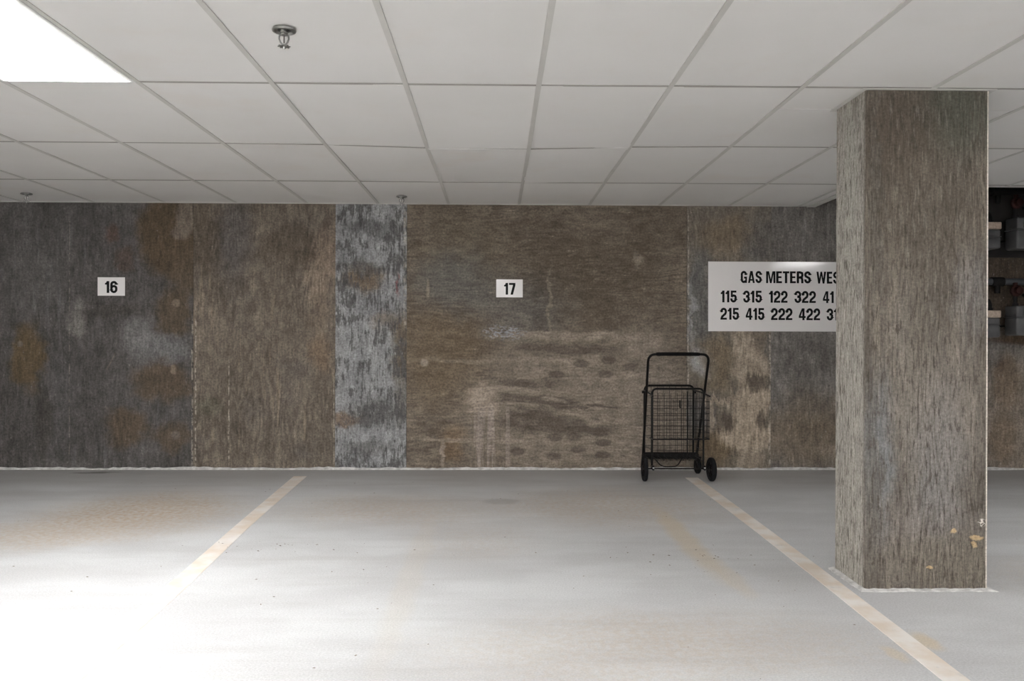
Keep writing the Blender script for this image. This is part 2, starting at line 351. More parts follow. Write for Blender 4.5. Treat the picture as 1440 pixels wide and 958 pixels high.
# ---------- column concrete: vertical plywood grain on every face
def column_mat():
    g = G('column_concrete', .85, 0, .2); P, x, y, z = g.xyz()
    u = g.m('SUBTRACT', x, y); V0 = g.comb(u, z)
    E = .66
    col = g.mix(g.rng(g.noise(g.v('MULTIPLY', V0, (2.0, .8, 1)), 2.0, 5, .6), .36, .66), C(76, 71, 65, E), C(91, 85, 78, E))
    col = g.mix(g.rng(streaks(g, u, z, 'v', 1.1, 3.0, 5, 12), .50, .72, 0, .6), col, C(122, 114, 104, E))
    Wb = g.warp(u, z, .18, 5.0)
    xf = lambda X: X - 3.93            # front-face coordinate
    yl = lambda Y: 1.705 - Y           # left-face coordinate
    for (c, cx, cz, rx, rz, soft, k) in (
        (C(66, 68, 60, E), xf(2.15), 2.16, .24, .16, .6, .7), (C(70, 62, 54, E), xf(1.85), 2.10, .18, .26, .6, .7), (C(84, 77, 68, E), xf(2.0), 1.75, .35, .3, .7, .5), (C(92, 100, 90, E), yl(4.1), 1.95, .08, .4, .6, .6),  # upper front blobs: brown-green stain plus shade painted towards the column head
        (C(104, 106, 108, E), xf(1.78), .6, .07, .35, .6, .7), (C(108, 105, 103, E), xf(2.22), 1.35, .08, .2, .6, .5), (C(112, 112, 112, E), xf(2.05), .55, .12, .3, .6, .5),
        (C(118, 112, 108, E), xf(2.0), .2, .3, .2, .6, .4), (C(94, 88, 78, E), xf(2.1), .1, .3, .12, .5, .6), (C(78, 74, 68, E), xf(1.755), .45, .035, .5, .5, .65), (C(80, 76, 70, E), xf(1.75), 1.75, .025, .5, .5, .6), (C(118, 112, 104, E), xf(1.93), 1.0, .10, .4, .7, .45), (C(84, 78, 70, E), xf(1.96), 1.28, .05, .3, .6, .5), (C(116, 110, 104, E), xf(2.1), .75, .16, .3, .7, .45)):
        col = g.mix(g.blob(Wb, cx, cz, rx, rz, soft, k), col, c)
    # left face painted paler, standing in for the lamp light it catches
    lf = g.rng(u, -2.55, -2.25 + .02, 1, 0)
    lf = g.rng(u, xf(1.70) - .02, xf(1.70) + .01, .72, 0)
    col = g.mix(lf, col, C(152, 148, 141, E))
    # plywood contours
    gn = grain(g, g.m('MULTIPLY', u, 1.9), z, 'v', 120, 5.5)
    gn2 = g.m('MULTIPLY', g.rng(gn, .0, .28, 1, 0), g.rng(g.noise(g.v('MULTIPLY', V0, (5, 1.2, 1)), 1.5, 3), .40, .60))
    col = g.mix(g.m('MULTIPLY', gn2, .50), col, C(66, 60, 53, E))
    fs = streaks(g, u, z, 'v', 9.0, 1.0, 5, 9); fine = g.noise(V0, 80, 5, .75)
    pit = g.rng(g.noise(g.v('MULTIPLY', V0, (80, 13, 1)), 1.0, 4, .65), .52, .63, 0, .75)
    col = g.mix(pit, col, C(62, 57, 51, E))
    pal = g.rng(g.noise(g.v('MULTIPLY', g.v('ADD', V0, (3, 8, 0)), (60, 8, 1)), 1.0, 4, .65), .55, .66, 0, .20)
    col = g.mix(pal, col, C(142, 136, 128, E))
    # pale laitance on the chamfered edges, with their lamp-lit brightness painted in
    ed_ = g.rng(u, xf(COLX1 - .0135), xf(COLX1 - .0115), 0, .65)
    col = g.mix(ed_, col, C(206, 198, 188, E))
    ed2 = g.m('MULTIPLY', g.rng(u, yl(4.25) - .02, yl(4.25) - .015, 1, 0), .5)
    col = g.mix(ed2, col, C(170, 166, 158, E))
    # scuffs of ochre paint, white chalk squiggle low on the right
    Wf = g.warp(u, z, .05, 16.0)
    for (cx, cz, rx, rz) in ((2.13, .245, .013, .012), (2.235, .212, .034, .010), (2.225, .18, .014, .016), (2.02, .075, .015, .009)):
        col = g.mix(g.blob(Wf, xf(cx), cz, rx, rz, .3, .8), col, C(160, 138, 106, E))
    ch = g.rng(g.m('ABSOLUTE', g.m('SUBTRACT', g.noise(V0, 42, 1), .5)), .02, .05, 1, 0)
    col = g.mix(g.m('MULTIPLY', ch, g.blob(V0, xf(2.262), .285, .018, .018, .3, .5)), col, C(214, 208, 200, E))
    gm = g.m('MULTIPLY', g.rng(fine, .3, .7, .64, 1.36, False), g.rng(fs, .3, .7, .68, 1.30, False))
    sc = g.n('ShaderNodeVectorMath', operation='SCALE'); g.put(sc.inputs[0], col); g.put(sc.inputs[3], gm)
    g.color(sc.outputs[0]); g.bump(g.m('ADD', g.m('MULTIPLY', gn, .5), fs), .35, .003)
    return g.mat
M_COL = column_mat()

# ---------- floor and the paint on it
def floor_base(g):
    P, x, y, z = g.xyz(); V0 = g.comb(x, y)
    col = g.mix(g.rng(g.noise(g.v('MULTIPLY', V0, (.8, 1.5, 1)), 1.3, 6, .6), .35, .68), (.535, .535, .54, 1), (.625, .63, .635, 1))
    Wb = g.warp(x, y, .55, 1.6); sp = g.rng(g.noise(V0, 30, 4, .7), .38, .62)
    RUST = (.49, .39, .29, 1)
    for (cx, cy, rx, ry, k) in ((-2.35, 5.65, .55, .62, 1.0), (-2.9, 5.0, .5, .3, .6), (-.75, 5.75, .6, .45, .55), (.75, 5.85, .65, .55, .6), (.35, 3.2, .55, .35, .35), (-.1, 4.9, .35, .4, .25), (3.0, 4.1, .6, .3, .3), (1.0, 3.3, .5, .3, .3)):
        col = g.mix(g.m('MULTIPLY', g.blob(Wb, cx, cy, rx, ry, .7, k), g.m('MULTIPLY_ADD', sp, .7, .3)), col, RUST)
    # ghost of older yellowish lines, worn through
    Wg = g.warp(x, y, .10, 5.0)
    for (cx, cy, rx, ry, k) in ((1.09, 4.95, .07, .75, .55), (-.42, 4.2, .06, 1.2, .14), (1.49, 3.15, .03, .07, .5), (1.66, 3.27, .045, .09, .7), (1.15, 4.15, .05, .3, .3)):
        col = g.mix(g.blob(Wg, cx, cy, rx, ry, .5, k), col, (.62, .51, .36, 1))
    for (cx, cy, rx, ry, k) in ((.03, 6.0, .12, .10, .25), (-3.41, 7.22, .16, .03, .95), (-3.3, 7.26, .12, .02, .9)):
        col = g.mix(g.blob(g.warp(x, y, .08, 14.0), cx, cy, rx, ry, .35, k), col, (.10, .095, .09, 1))
    # dirt streaks at the wall foot, with the light's falloff painted in
    gr = g.rng(g.m('ADD', y, g.m('MULTIPLY', g.m('SUBTRACT', g.noise(g.v('MULTIPLY', V0, (.5, 3, 1)), 1.3, 5, .6), .5), 1.3)), 6.1, 7.2, 0, .42)
    col = g.mix(gr, col, (.30, .285, .27, 1))
    # tyre marks swept across the bays, aggregate speckle, small dark specks
    tm = g.rng(g.noise(g.v('MULTIPLY', V0, (.7, 7, 1)), 1.0, 5, .6), .5, .75, 0, .22)
    col = g.mix(tm, col, (.36, .34, .33, 1))
    fine = g.noise(V0, 120, 4, .75)
    sc = g.n('ShaderNodeVectorMath', operation='SCALE'); g.put(sc.inputs[0], col); g.put(sc.inputs[3], g.rng(fine, .3, .7, .80, 1.16, False))
    return sc.outputs[0], fine, V0
gf = G('floor_concrete', .62, 0, .35); c_, f_, v_ = floor_base(gf); gf.color(c_); gf.bump(f_, .2, .002); M_FLOOR = gf.mat
def line_mat():
    g = G('line_paint_worn', .6, 0, .35); col, f, V0 = floor_base(g)
    paint = g.mix(g.rng(g.noise(V0, 5, 4), .35, .65), (.84, .80, .76, 1), (.74, .64, .54, 1))
    worn = g.rng(g.noise(V0, 9, 5, .65), .26, .44, .35, .97)
    g.color(g.mix(worn, col, paint)); g.bump(f, .2, .002)
    return g.mat
M_LINE = line_mat()
M_WHITE = plain('white_caulk_paint', (.56, .55, .54), .7, vary=.25, scale=24, bump=.4)

# ---------- ceiling
def tile_mat():
    g = G('ceiling_tile_board', .9, 0, .15); P, x, y, z = g.xyz()
    col = g.mix(g.rng(g.noise(P, .9, 4), .3, .7), (.85, .835, .81, 1), (.89, .875, .855, 1))
    col = g.mix(g.rng(g.noise(P, 2.4, 4), .55, .75, 0, .22), col, (.82, .75, .68, 1))
    fine = g.noise(P, 160, 3, .7)
    g.color(col); g.bump(fine, .12, .001)
    return g.mat
M_TILE = tile_mat()
M_GRID = plain('grid_enamel', (.66, .645, .61), .5, vary=.04, scale=4)
M_TEE = plain('tee_enamel_shadow', (.40, .38, .35), .6, vary=.08, scale=4)  # darker than the runners: shadow line at the tile edges painted in
M_TRIM = plain('trim_enamel', (.74, .725, .69), .5, vary=.04, scale=4)
M_TROFFER = plain('troffer_enamel', (.82, .82, .81), .45, vary=.02, scale=6)
def lens_mat(name, strength):
    g = G(name, .5); g.color((.9, .9, .9, 1))
    g.b.inputs['Emission Color'].default_value = LAMP_COLOR; g.b.inputs['Emission Strength'].default_value = strength
    return g.mat
M_DECK = plain('deck_concrete', (.22, .21, .20), .9, vary=.2, scale=3)
M_WALLP = plain('garage_wall_concrete', (.24, .225, .21), .85, vary=.25, scale=2.2, bump=.3)

# ---------- small things
M_SIGN = plain('sign_plastic_white', (.78, .755, .745), .09, vary=.015, scale=5)
M_INK = plain('sign_ink_black', (.006, .006, .006), .55, spec=.12, vary=.1, scale=20)
M_BLACK = plain('cart_black_enamel', (.006, .005, .005), .5, spec=.2, vary=.2, scale=30)
M_RUBBER = plain('cart_black_rubber', (.008, .008, .009), .8, spec=.2, vary=.2, scale=40)
M_FOAM = plain('cart_foam_grip', (.006, .006, .006), .9, spec=.15, vary=.2, scale=60)
M_STEEL = plain('bright_steel', (.62, .61, .60), .28, metal=1.0, vary=.08, scale=30)
M_CHROME = plain('sprinkler_chrome', (.36, .36, .345), .34, metal=1.0, vary=.1, scale=40)
M_SPRDARK = plain('sprinkler_recess', (.05, .05, .045), .7, vary=.2, scale=40)
M_BULB = plain('sprinkler_bulb', (.13, .11, .105), .15, vary=.05, scale=40)
M_METER = plain('meter_grey_enamel', (.10, .10, .103), .5, vary=.15, scale=12)
M_METERCAP = plain('meter_tan_cap', (.46, .37, .30), .6, vary=.15, scale=60)
M_PIPE = plain('pipe_black_iron', (.014, .013, .013), .75, spec=.2, vary=.3, scale=14)
M_PIPEGREY = plain('pipe_grey_paint', (.06, .063, .07), .6, vary=.2, scale=10)
M_RED = plain('regulator_oxide_red', (.030, .009, .008), .7, spec=.2, vary=.3, scale=16)
M_DIAL = plain('meter_dial_glass', (.03, .03, .03), .12, vary=.1, scale=20)
M_BOARD = plain('backboard_dark', (.018, .016, .015), .8, vary=.4, scale=5)
M_DEBRIS = plain('dry_leaf_debris', (.20, .155, .12), .9, vary=.4, scale=90)

# ------------------------------------------------------------------ floor
bm = bmesh.new()
nx, ny = 18, 15
g_ = [[bm.verts.new((XL + (XR - XL) * i / nx, YB - 4 + (WY + .15 - YB + 4) * j / ny, fz(YB - 4 + (WY + .15 - YB + 4) * j / ny))) for j in range(ny + 1)] for i in range(nx + 1)]
for i in range(nx):
    for j in range(ny): bm.faces.new((g_[i][j], g_[i + 1][j], g_[i + 1][j + 1], g_[i][j + 1]))
r_ = bmesh.ops.extrude_face_region(bm, geom=bm.faces[:])
for v in [e for e in r_['geom'] if isinstance(e, bmesh.types.BMVert)]: v.co.z -= .2
FLOOR = structure(finish('floor', bm, M_FLOOR))
def painted_line(pts, label):
    bm = bmesh.new(); L = []
    for (xa, xb, y) in pts:
        L.append([bm.verts.new((x, y, fz(y) + h)) for x, h in ((xa, -.002), (xa + .003, .0015), (xb - .003, .0015), (xb, -.002))])
    for A, B in zip(L[:-1], L[1:]):
        for k in range(3): bm.faces.new((A[k], A[k + 1], B[k + 1], B[k]))
    for R_ in (L[0], L[-1]): bm.faces.new(R_)
    o = finish('painted_line', bm, M_LINE, FLOOR); o['label'] = label; return o
painted_line([(-1.675, -1.562, 7.05), (-1.607, -1.508, 5.25), (-1.552, -1.445, 4.05), (-1.545, -1.420, 3.3), (-1.52, -1.40, 1.0)], 'faded white line left of bay 17')
painted_line([(1.549, 1.660, 6.985), (1.556, 1.658, 5.145), (1.552, 1.650, 4.1), (1.535, 1.635, 2.9), (1.51, 1.615, 1.0)], 'worn cream line running past the column')
# dry leaf crumbs and grit
bm = bmesh.new()
for k in range(170):
    cl = random.random()
    if cl < .12: cx, cy = -1.2 + random.gauss(0, .22), 4.75 + random.gauss(0, .07)
    elif cl < .25: cx, cy = 1.1 + random.gauss(0, .2), 4.45 + random.gauss(0, .15)
    else: cx, cy = random.uniform(-3.2, 3.2), random.uniform(2.6, 6.8)
    if 1.6 < cx < 2.4 and 3.8 < cy < 4.4: continue
    s_ = random.uniform(.002, .0055) * (1.1 if cl < .25 else 1); a = random.uniform(0, PI); z0 = fz(cy) + .001
    ring = [bm.verts.new((cx + s_ * 1.6 * math.cos(t) * math.cos(a) - s_ * .6 * math.sin(t) * math.sin(a), cy + s_ * 1.6 * math.cos(t) * math.sin(a) + s_ * .6 * math.sin(t) * math.cos(a), z0)) for t in (0, 1.3, 2.6, 3.9, 5.1)]
    top = bm.verts.new((cx, cy, z0 + s_ * .5))
    for i in range(5): bm.faces.new((ring[i], ring[(i + 1) % 5], top))
stuff(finish('floor_grit', bm, M_DEBRIS, FLOOR))

# ------------------------------------------------------------------ walls
bm = bmesh.new(); box(bm, XL - .2, XR + .2, WY + .04, WY + .24, -.3, DECK + .2)
WALL = structure(finish('wall_back', bm, M_WALLP))
seams = [-9.0, -5.06, -2.622, -1.400, -.784, 1.652, 2.392, 4.84, 9.0]
mats = [M_P7, M_P1, M_P2, M_P3, M_P4, M_P5, M_P6, M_P6]
proud = [0, .002, 0, .003, 0, .002, .0, .001]
for i, mt in enumerate(mats):
    bm = bmesh.new(); box(bm, seams[i] + .0008, seams[i + 1] - .0008, WY - proud[i], WY + .06, -.1, DECK, .0015)
    finish('concrete_panel', bm, mt, WALL)
# bead of white sealer along the foot of the wall
bm = bmesh.new(); n = 420; A = []
for k in range(n + 1):
    x = XL + (XR - XL) * k / n
    h = .018 + .005 * math.sin(x * 3.1) * math.sin(x * 7.7) + random.uniform(-.003, .005); d = .018 + random.uniform(-.003, .006)
    A.append([bm.verts.new(p) for p in ((x, WY + .01, h), (x, WY - .006, h - .002), (x, WY - d, .006), (x, WY - d - .006, fz(WY) - .004), (x, WY + .01, -.01))])
for P_, Q in zip(A[:-1], A[1:]):
    for k in range(4): bm.faces.new((P_[k], P_[k + 1], Q[k + 1], Q[k]))
structure(finish('baseboard_back', bm, M_WHITE))
def slab(name, *a):
    bm = bmesh.new(); box(bm, *a); return structure(finish(name, bm, M_WALLP))
slab('wall_left', XL - .2, XL, YB - .2, WY + .04, -.4, DECK)
slab('wall_right', XR, XR + .2, YB - .2, WY + .04, -.4, DECK)
e = FILL_OPENING
bm = bmesh.new()
box(bm, XL, e[0], YB - .2, YB, -.4, DECK); box(bm, e[1], XR, YB - .2, YB, -.4, DECK); box(bm, e[0], e[1], YB - .2, YB, e[3], DECK)
structure(finish('wall_front', bm, M_WALLP))

# ------------------------------------------------------------------ ceiling: deck above, suspended grid and tiles below
bm = bmesh.new(); box(bm, XL - .2, XR + .2, YB - .2, WY + .24, DECK, DECK + .2)
CEIL = structure(finish('ceiling', bm, M_DECK))
def sag(x, y): return -.026 * math.exp(-((x + .05) / .75) ** 2 - ((y - 5.13) / .75) ** 2)
gx = lambda i: GX0 + GW * i
gy = lambda j: GY0 + GD * j
TROFFERS = [(-4, -1), (6, -1), (-1, -4)]
EDGE_X, EDGE_Y = 2.775, 6.40            # the ceiling stops short of the meters
tile_mesh = {}
def tile(x0, x1, y0, y1, single=True, bmx=None):
    cx, cy = (x0 + x1) / 2, (y0 + y1) / 2
    if not single:
        box(bmx, x0 + .004, x1 - .004, y0 + .004, y1 - .004, CZ + .004, CZ + .02); return
    key = (round(x1 - x0, 3), round(y1 - y0, 3))
    w, d = x1 - x0 - .006, y1 - y0 - .006
    if key not in tile_mesh:
        bm = bmesh.new(); box(bm, -w / 2, w / 2, -d / 2, d / 2, 0, .016, .002)
        o = finish('ceiling_tile', bm, M_TILE, CEIL); tile_mesh[key] = o.data
    else: o = link('ceiling_tile', tile_mesh[key], CEIL)
    o.location = (cx, cy, CZ + .004 + sag(cx, cy) + random.uniform(-.0008, .0012))
    ax = (sag(cx, y1) - sag(cx, y0)) / d; ay = (sag(x1, cy) - sag(x0, cy)) / w
    o.rotation_euler = (math.atan(ax) + random.uniform(-.0012, .0012), -math.atan(ay) + random.uniform(-.0015, .0015), 0)
I0, I1 = -15, 14
field = bmesh.new()
for i in range(I0, I1):
    x0, x1 = max(gx(i), XL), min(gx(i + 1), XR)
    for j in range(-9, 3):
        y0, y1 = max(gy(j), YB), min(gy(j + 1), WY)
        if (i, j) in TROFFERS: continue
        near = j >= -1 and -9 <= i <= 8
        if j == 2 and x0 >= 2.6:
            continue
        if x0 < COLX0 < x1 or x0 < COLX1 < x1 or (x0 >= COLX0 and x1 <= COLX1):
            if j == 0:    # tiles cut round the column
                tile(max(x0, -99), x1, COLY1 + .004, y1)
                if x0 < COLX0: tile(x0, COLX0 - .004, y0, COLY1 - .002)
                if x1 > COLX1: tile(COLX1 + .004, x1, y0, COLY1 - .002)
                continue
        tile(x0, x1, y0, y1, near, field)
tile(gx(4), EDGE_X, gy(2), WY)
for i in range(4, 9): tile(gx(i), gx(i + 1), gy(2), EDGE_Y)
stuff(finish('ceiling_tile_field', field, M_TILE, CEIL))
def strip_along(bm, x0, y0, x1, y1, w, dz=0.0, h=.004):
    L = max(abs(x1 - x0), abs(y1 - y0)); n = max(1, int(L / .3)); rows = []
    for k in range(n + 1):
        t = k / n; x, y = x0 + (x1 - x0) * t, y0 + (y1 - y0) * t; z = CZ + sag(x, y) + dz
        nx_, ny_ = (0, w / 2) if abs(x1 - x0) > abs(y1 - y0) else (w / 2, 0)
        rows.append([bm.verts.new(p) for p in ((x - nx_, y - ny_, z), (x + nx_, y + ny_, z), (x + nx_, y + ny_, z + h), (x - nx_, y - ny_, z + h))])
    for A, B in zip(rows[:-1], rows[1:]):
        for k in range(4): bm.faces.new((A[k], A[(k + 1) % 4], B[(k + 1) % 4], B[k]))
    bm.faces.new(rows[0]); bm.faces.new(rows[-1][::-1])
far = bmesh.new()
for i in range(I0 + 1, I1):
    x = gx(i)
    ymax = WY if x < 2.7 else EDGE_Y
    if -9 <= i <= 9:
        for (a, b) in ([(gy(-1), COLY0 - .0), (COLY1, ymax)] if COLX0 < x < COLX1 else [(gy(-1), ymax)]):
            bm = bmesh.new(); strip_along(bm, x, a, x, b, .024); finish('grid_runner', bm, M_GRID, CEIL)
        strip_along(far, x, YB, x, gy(-1), .024)
    else: strip_along(far, x, YB, x, ymax, .024)
for j in range(-8, 3):
    y = gy(j)
    if j >= -1:
        for i in range(-9, 9):
            bm = bmesh.new(); strip_along(bm, gx(i) + .012, y, gx(i + 1) - .012, y, .020, .0022, .002); finish('cross_tee', bm, M_TEE, CEIL)
    else: strip_along(far, XL, y, XR, y, .022, .0006)
stuff(finish('grid_field', far, M_GRID, CEIL))
# trims: wall angle, edge of the opening over the meters
bm = bmesh.new(); box(bm, XL, EDGE_X, WY - .022, WY - .003, CZ - .001, CZ + .003); box(bm, XL, EDGE_X, WY - .005, WY - .003, CZ - .001, CZ + .03)
structure(finish('trim_1', bm, M_GRID))
bm = bmesh.new()
box(bm, EDGE_X - .075, EDGE_X, EDGE_Y - .02, WY - .004, CZ - .006, CZ + .0005, .001); box(bm, EDGE_X - .006, EDGE_X, EDGE_Y, WY - .004, CZ - .006, CZ + .05)
structure(finish('trim_2', bm, M_TRIM))
bm = bmesh.new()
box(bm, EDGE_X - .02, XR, EDGE_Y - .03, EDGE_Y, CZ - .004, CZ + .0005, .001); box(bm, EDGE_X - .02, XR, EDGE_Y - .006, EDGE_Y, CZ - .004, CZ + .05)
structure(finish('trim_3', bm, M_TRIM))

# ------------------------------------------------------------------ concrete column
t = thing('concrete_column', 'square grey concrete column with wood grain standing at right on the bay line', 'column', ((COLX0 + COLX1) / 2, (COLY0 + COLY1) / 2, fz(4.1)))
O = Vector(t.location)
def loc(o): return o
bm = bmesh.new(); box(bm, COLX0 - O.x, COLX1 - O.x, COLY0 - O.y, COLY1 - O.y, -.05, DECK - O.z)
ed = [e_ for e_ in bm.edges if abs(e_.verts[0].co.z - e_.verts[1].co.z) > .5]
bmesh.ops.bevel(bm, geom=ed, offset=.013, segments=2, profile=.5, affect='EDGES')
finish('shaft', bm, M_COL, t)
bm = bmesh.new(); A = []
per = []
w_, d_ = (COLX1 - COLX0) / 2, (COLY1 - COLY0) / 2
for (ax, ay, bx, by) in ((-w_, -d_, w_, -d_), (w_, -d_, w_, d_), (w_, d_, -w_, d_), (-w_, d_, -w_, -d_)):
    n = 26
    for k in range(n): per.append((ax + (bx - ax) * k / n, ay + (by - ay) * k / n))
for (x, y) in per:
    nx_, ny_ = (x / w_, y / d_); sx = math.copysign(1, x) if abs(nx_) > .97 else 0; sy = math.copysign(1, y) if abs(ny_) > .97 else 0
    d = .024 + random.uniform(-.006, .008); h = .008 + random.uniform(-.002, .003); gz = fz(O.y + y) - O.z
    A.append([bm.verts.new(p) for p in ((x - sx * .02, y - sy * .02, gz + h), (x + sx * .004, y + sy * .004, gz + h), (x + sx * d, y + sy * d, gz + .002), (x + sx * (d + .004), y + sy * (d + .004), gz - .004))])
for i in range(len(A)):
    P_, Q = A[i], A[(i + 1) % len(A)]
    for k in range(3): bm.faces.new((P_[k], P_[k + 1], Q[k + 1], Q[k]))
o = finish('base_caulk', bm, M_WHITE, t); o['label'] = 'rough white sealer bead round the column foot'
bm = bmesh.new(); z0 = CZ - .003 - O.z; q = .022
for (x0, x1, y0, y1) in ((-w_ - q, w_ + q, -d_ - q, -d_ + .001), (-w_ - q, w_ + q, d_ - .001, d_ + q), (-w_ - q, -w_ + .001, -d_, d_), (w_ - .001, w_ + q, -d_, d_)):
    box(bm, x0, x1, y0, y1, z0, z0 + .003)
    box(bm, *( (x0, x1, y0 + q - .001, y1, z0, z0 + .03) if x1 - x0 > y1 - y0 and y0 < 0 else (x0, x1, y0, y1 - q + .001, z0, z0 + .03) if x1 - x0 > y1 - y0 else (x0 + q - .001, x1, y0, y1, z0, z0 + .03) if x0 < 0 else (x0, x1 - q + .001, y0, y1, z0, z0 + .03)))
finish('ceiling_collar', bm, M_TRIM, t)

# ------------------------------------------------------------------ ceiling troffers
def troffer(i, j, label, lens):
    x0, x1, y0, y1 = gx(i) + .006, gx(i + 1) - .006, gy(j) + .006, gy(j + 1) - .006
    cx, cy = (x0 + x1) / 2, (y0 + y1) / 2; w, d = (x1 - x0) / 2, (y1 - y0) / 2
    t = thing('ceiling_light', label, 'light', (cx, cy, CZ), 'recessed ceiling lights')
    bm = bmesh.new(); f = .012
    for a in ((-w, w, -d, -d + .012), (-w, w, d - .012, d), (-w, -w + f, -d + .012, d - .012), (w - f, w, -d + .012, d - .012)):
        box(bm, *a, -.004, .004, .001)
    for a in ((-w, w, -d, -d + .003), (-w, w, d - .003, d), (-w, -w + .003, -d, d), (w - .003, w, -d, d)): box(bm, *a, .0, .09)
    box(bm, -w, w, -d, d, .088, .09)
    finish('frame', bm, M_TROFFER, t)
    q = .034
    bm = bmesh.new(); box(bm, -w + q, w - q, -d + .010, d - .010, -.001, .002)
    finish('lens', bm, lens, t)
    for s_ in (-1, 1):         # frosted edge of the diffuser, glowing weakly
        bm = bmesh.new(); a_, b_ = sorted((s_ * (w - q + .0005), s_ * (w - f + .001))); box(bm, a_, b_, -d + .010, d - .010, -.0005, .0025)
        finish('lens_edge', bm, LENS_EDGE, t)
LENS_EDGE = lens_mat('troffer_lens_edge', .55)
FILL_LENS_REAR = lens_mat('fill_lens_rear', FILL_REAR)
troffer(-4, -1, 'glowing recessed ceiling panel light at the upper left corner', lens_mat('troffer_lens_left', LAMP_LEFT))
troffer(6, -1, 'recessed ceiling panel light to the right of the column', lens_mat('troffer_lens_right', LAMP_RIGHT))
troffer(-1, -4, 'added fill panel in the ceiling just behind the camera, out of view', FILL_LENS_REAR)

# ------------------------------------------------------------------ sprinklers
def make_sprinkler(label, loc_):
    t = thing('fire_sprinkler', label, 'sprinkler', loc_, 'sprinkler heads under the ceiling')
    bm = bmesh.new(); lathe(bm, [(.022, .004), (.030, .001), (.043, -.003), (.045, -.008), (.043, -.012), (.036, -.013), (.031, -.009), (.020, -.006)], n=32, cap=False)
    finish('escutcheon', bm, M_CHROME, t, True)
    bm = bmesh.new(); lathe(bm, [(.033, -.0075), (.015, -.0072)], n=24, cap=False); lathe(bm, [(.0, .0), (.033, -.001), (.033, -.0076)], n=24, cap=False)
    finish('recess', bm, M_SPRDARK, t)
    bm = bmesh.new(); lathe(bm, [(.016, .0), (.016, -.016), (.013, -.018), (.013, -.026), (.008, -.028)], n=16)
    finish('body', bm, M_CHROME, t, True)
    for s_ in (-1, 1):
        bm = bmesh.new()
        tube(bm, [(s_ * .012, 0, -.022), (s_ * .0175, 0, -.030), (s_ * .018, 0, -.040), (s_ * .013, 0, -.052), (s_ * .006, 0, -.060), (s_ * .003, 0, -.064)], .0032, 8)
        finish('frame_arm', bm, M_CHROME, t, True)
    bm = bmesh.new(); lathe(bm, [(.0, -.026), (.0022, -.027), (.0022, -.055), (.0, -.057)], n=10); finish('heat_bulb', bm, M_BULB, t, True)
    bm = bmesh.new(); lathe(bm, [(.004, -.058), (.005, -.068), (.003, -.078), (.0, -.079)], n=12); finish('centre_screw', bm, M_STEEL, t, True)
    bm = bmesh.new()      # toothed deflector
    n = 32
    for zz in (-.0665, -.0685):
        pass
    ring = []
    for k in range(n):
        a = 2 * PI * k / n; r = .0235 if (k // 2) % 2 == 0 else .0165
        ring.append((r * math.cos(a), r * math.sin(a)))
    T = [bm.verts.new((x, y, -.0665)) for x, y in ring]; B = [bm.verts.new((x, y, -.0690)) for x, y in ring]
    bm.faces.new(T); bm.faces.new(B[::-1])
    for k in range(n): bm.faces.new((T[k], T[(k + 1) % n], B[(k + 1) % n], B[k]))
    finish('deflector', bm, M_CHROME, t)
    return t
sp = make_sprinkler('nearest chrome fire sprinkler, hanging from the ceiling tile right of the lit panel', (-.805, 3.225, CZ + .003))
for lab, l in (('small fire sprinkler close to the wall at the left edge, above sign 16', (-3.803, 6.95, CZ + .003)),
               ('small fire sprinkler close to the wall above the pale concrete strip', (-.782, 6.98, CZ + .003))):
    c = copy_tree(sp); c.location = l; c['label'] = lab

# ------------------------------------------------------------------ lettering (flat print, drawn as heavy condensed strokes)
def arc(cx, cy, rx, ry, a0, a1, n=9):
    return [(cx + rx * math.cos(math.radians(a0 + (a1 - a0) * k / n)), cy + ry * math.sin(math.radians(a0 + (a1 - a0) * k / n))) for k in range(n + 1)]
Tk = .195
def ribbon(bm, pts, t, f):
    P = [Vector((p[0], p[1], 0)) for p in pts]; L = []; R_ = []
    for i, p in enumerate(P):
        d0 = (p - P[i - 1]).normalized() if i else (P[1] - p).normalized()
        d1 = (P[i + 1] - p).normalized() if i < len(P) - 1 else d0
        m_ = (d0 + d1); m_ = m_.normalized() if m_.length > 1e-4 else d0
        nrm = Vector((-m_.y, m_.x, 0)); k = 1 / max(.5, nrm.dot(Vector((-d0.y, d0.x, 0))))
        L.append(p + nrm * t / 2 * k); R_.append(p - nrm * t / 2 * k)
    vl = [bm.verts.new(f(v.x, v.y)) for v in L]; vr = [bm.verts.new(f(v.x, v.y)) for v in R_]
    for i in range(len(P) - 1): bm.faces.new((vr[i], vr[i + 1], vl[i + 1], vl[i]))
def polyg(bm, pts, f): bm.faces.new([bm.verts.new(f(*p)) for p in pts])
def rct(x0, x1, y0, y1): return ('p', [(x0, y0), (x1, y0), (x1, y1), (x0, y1)])
W_ = .57; a_ = Tk / 2; xl, xr, xc = a_, W_ - a_, W_ / 2; rx = xr - xl; rx /= 2; ry = .20; yt, yb = 1 - .085, .085
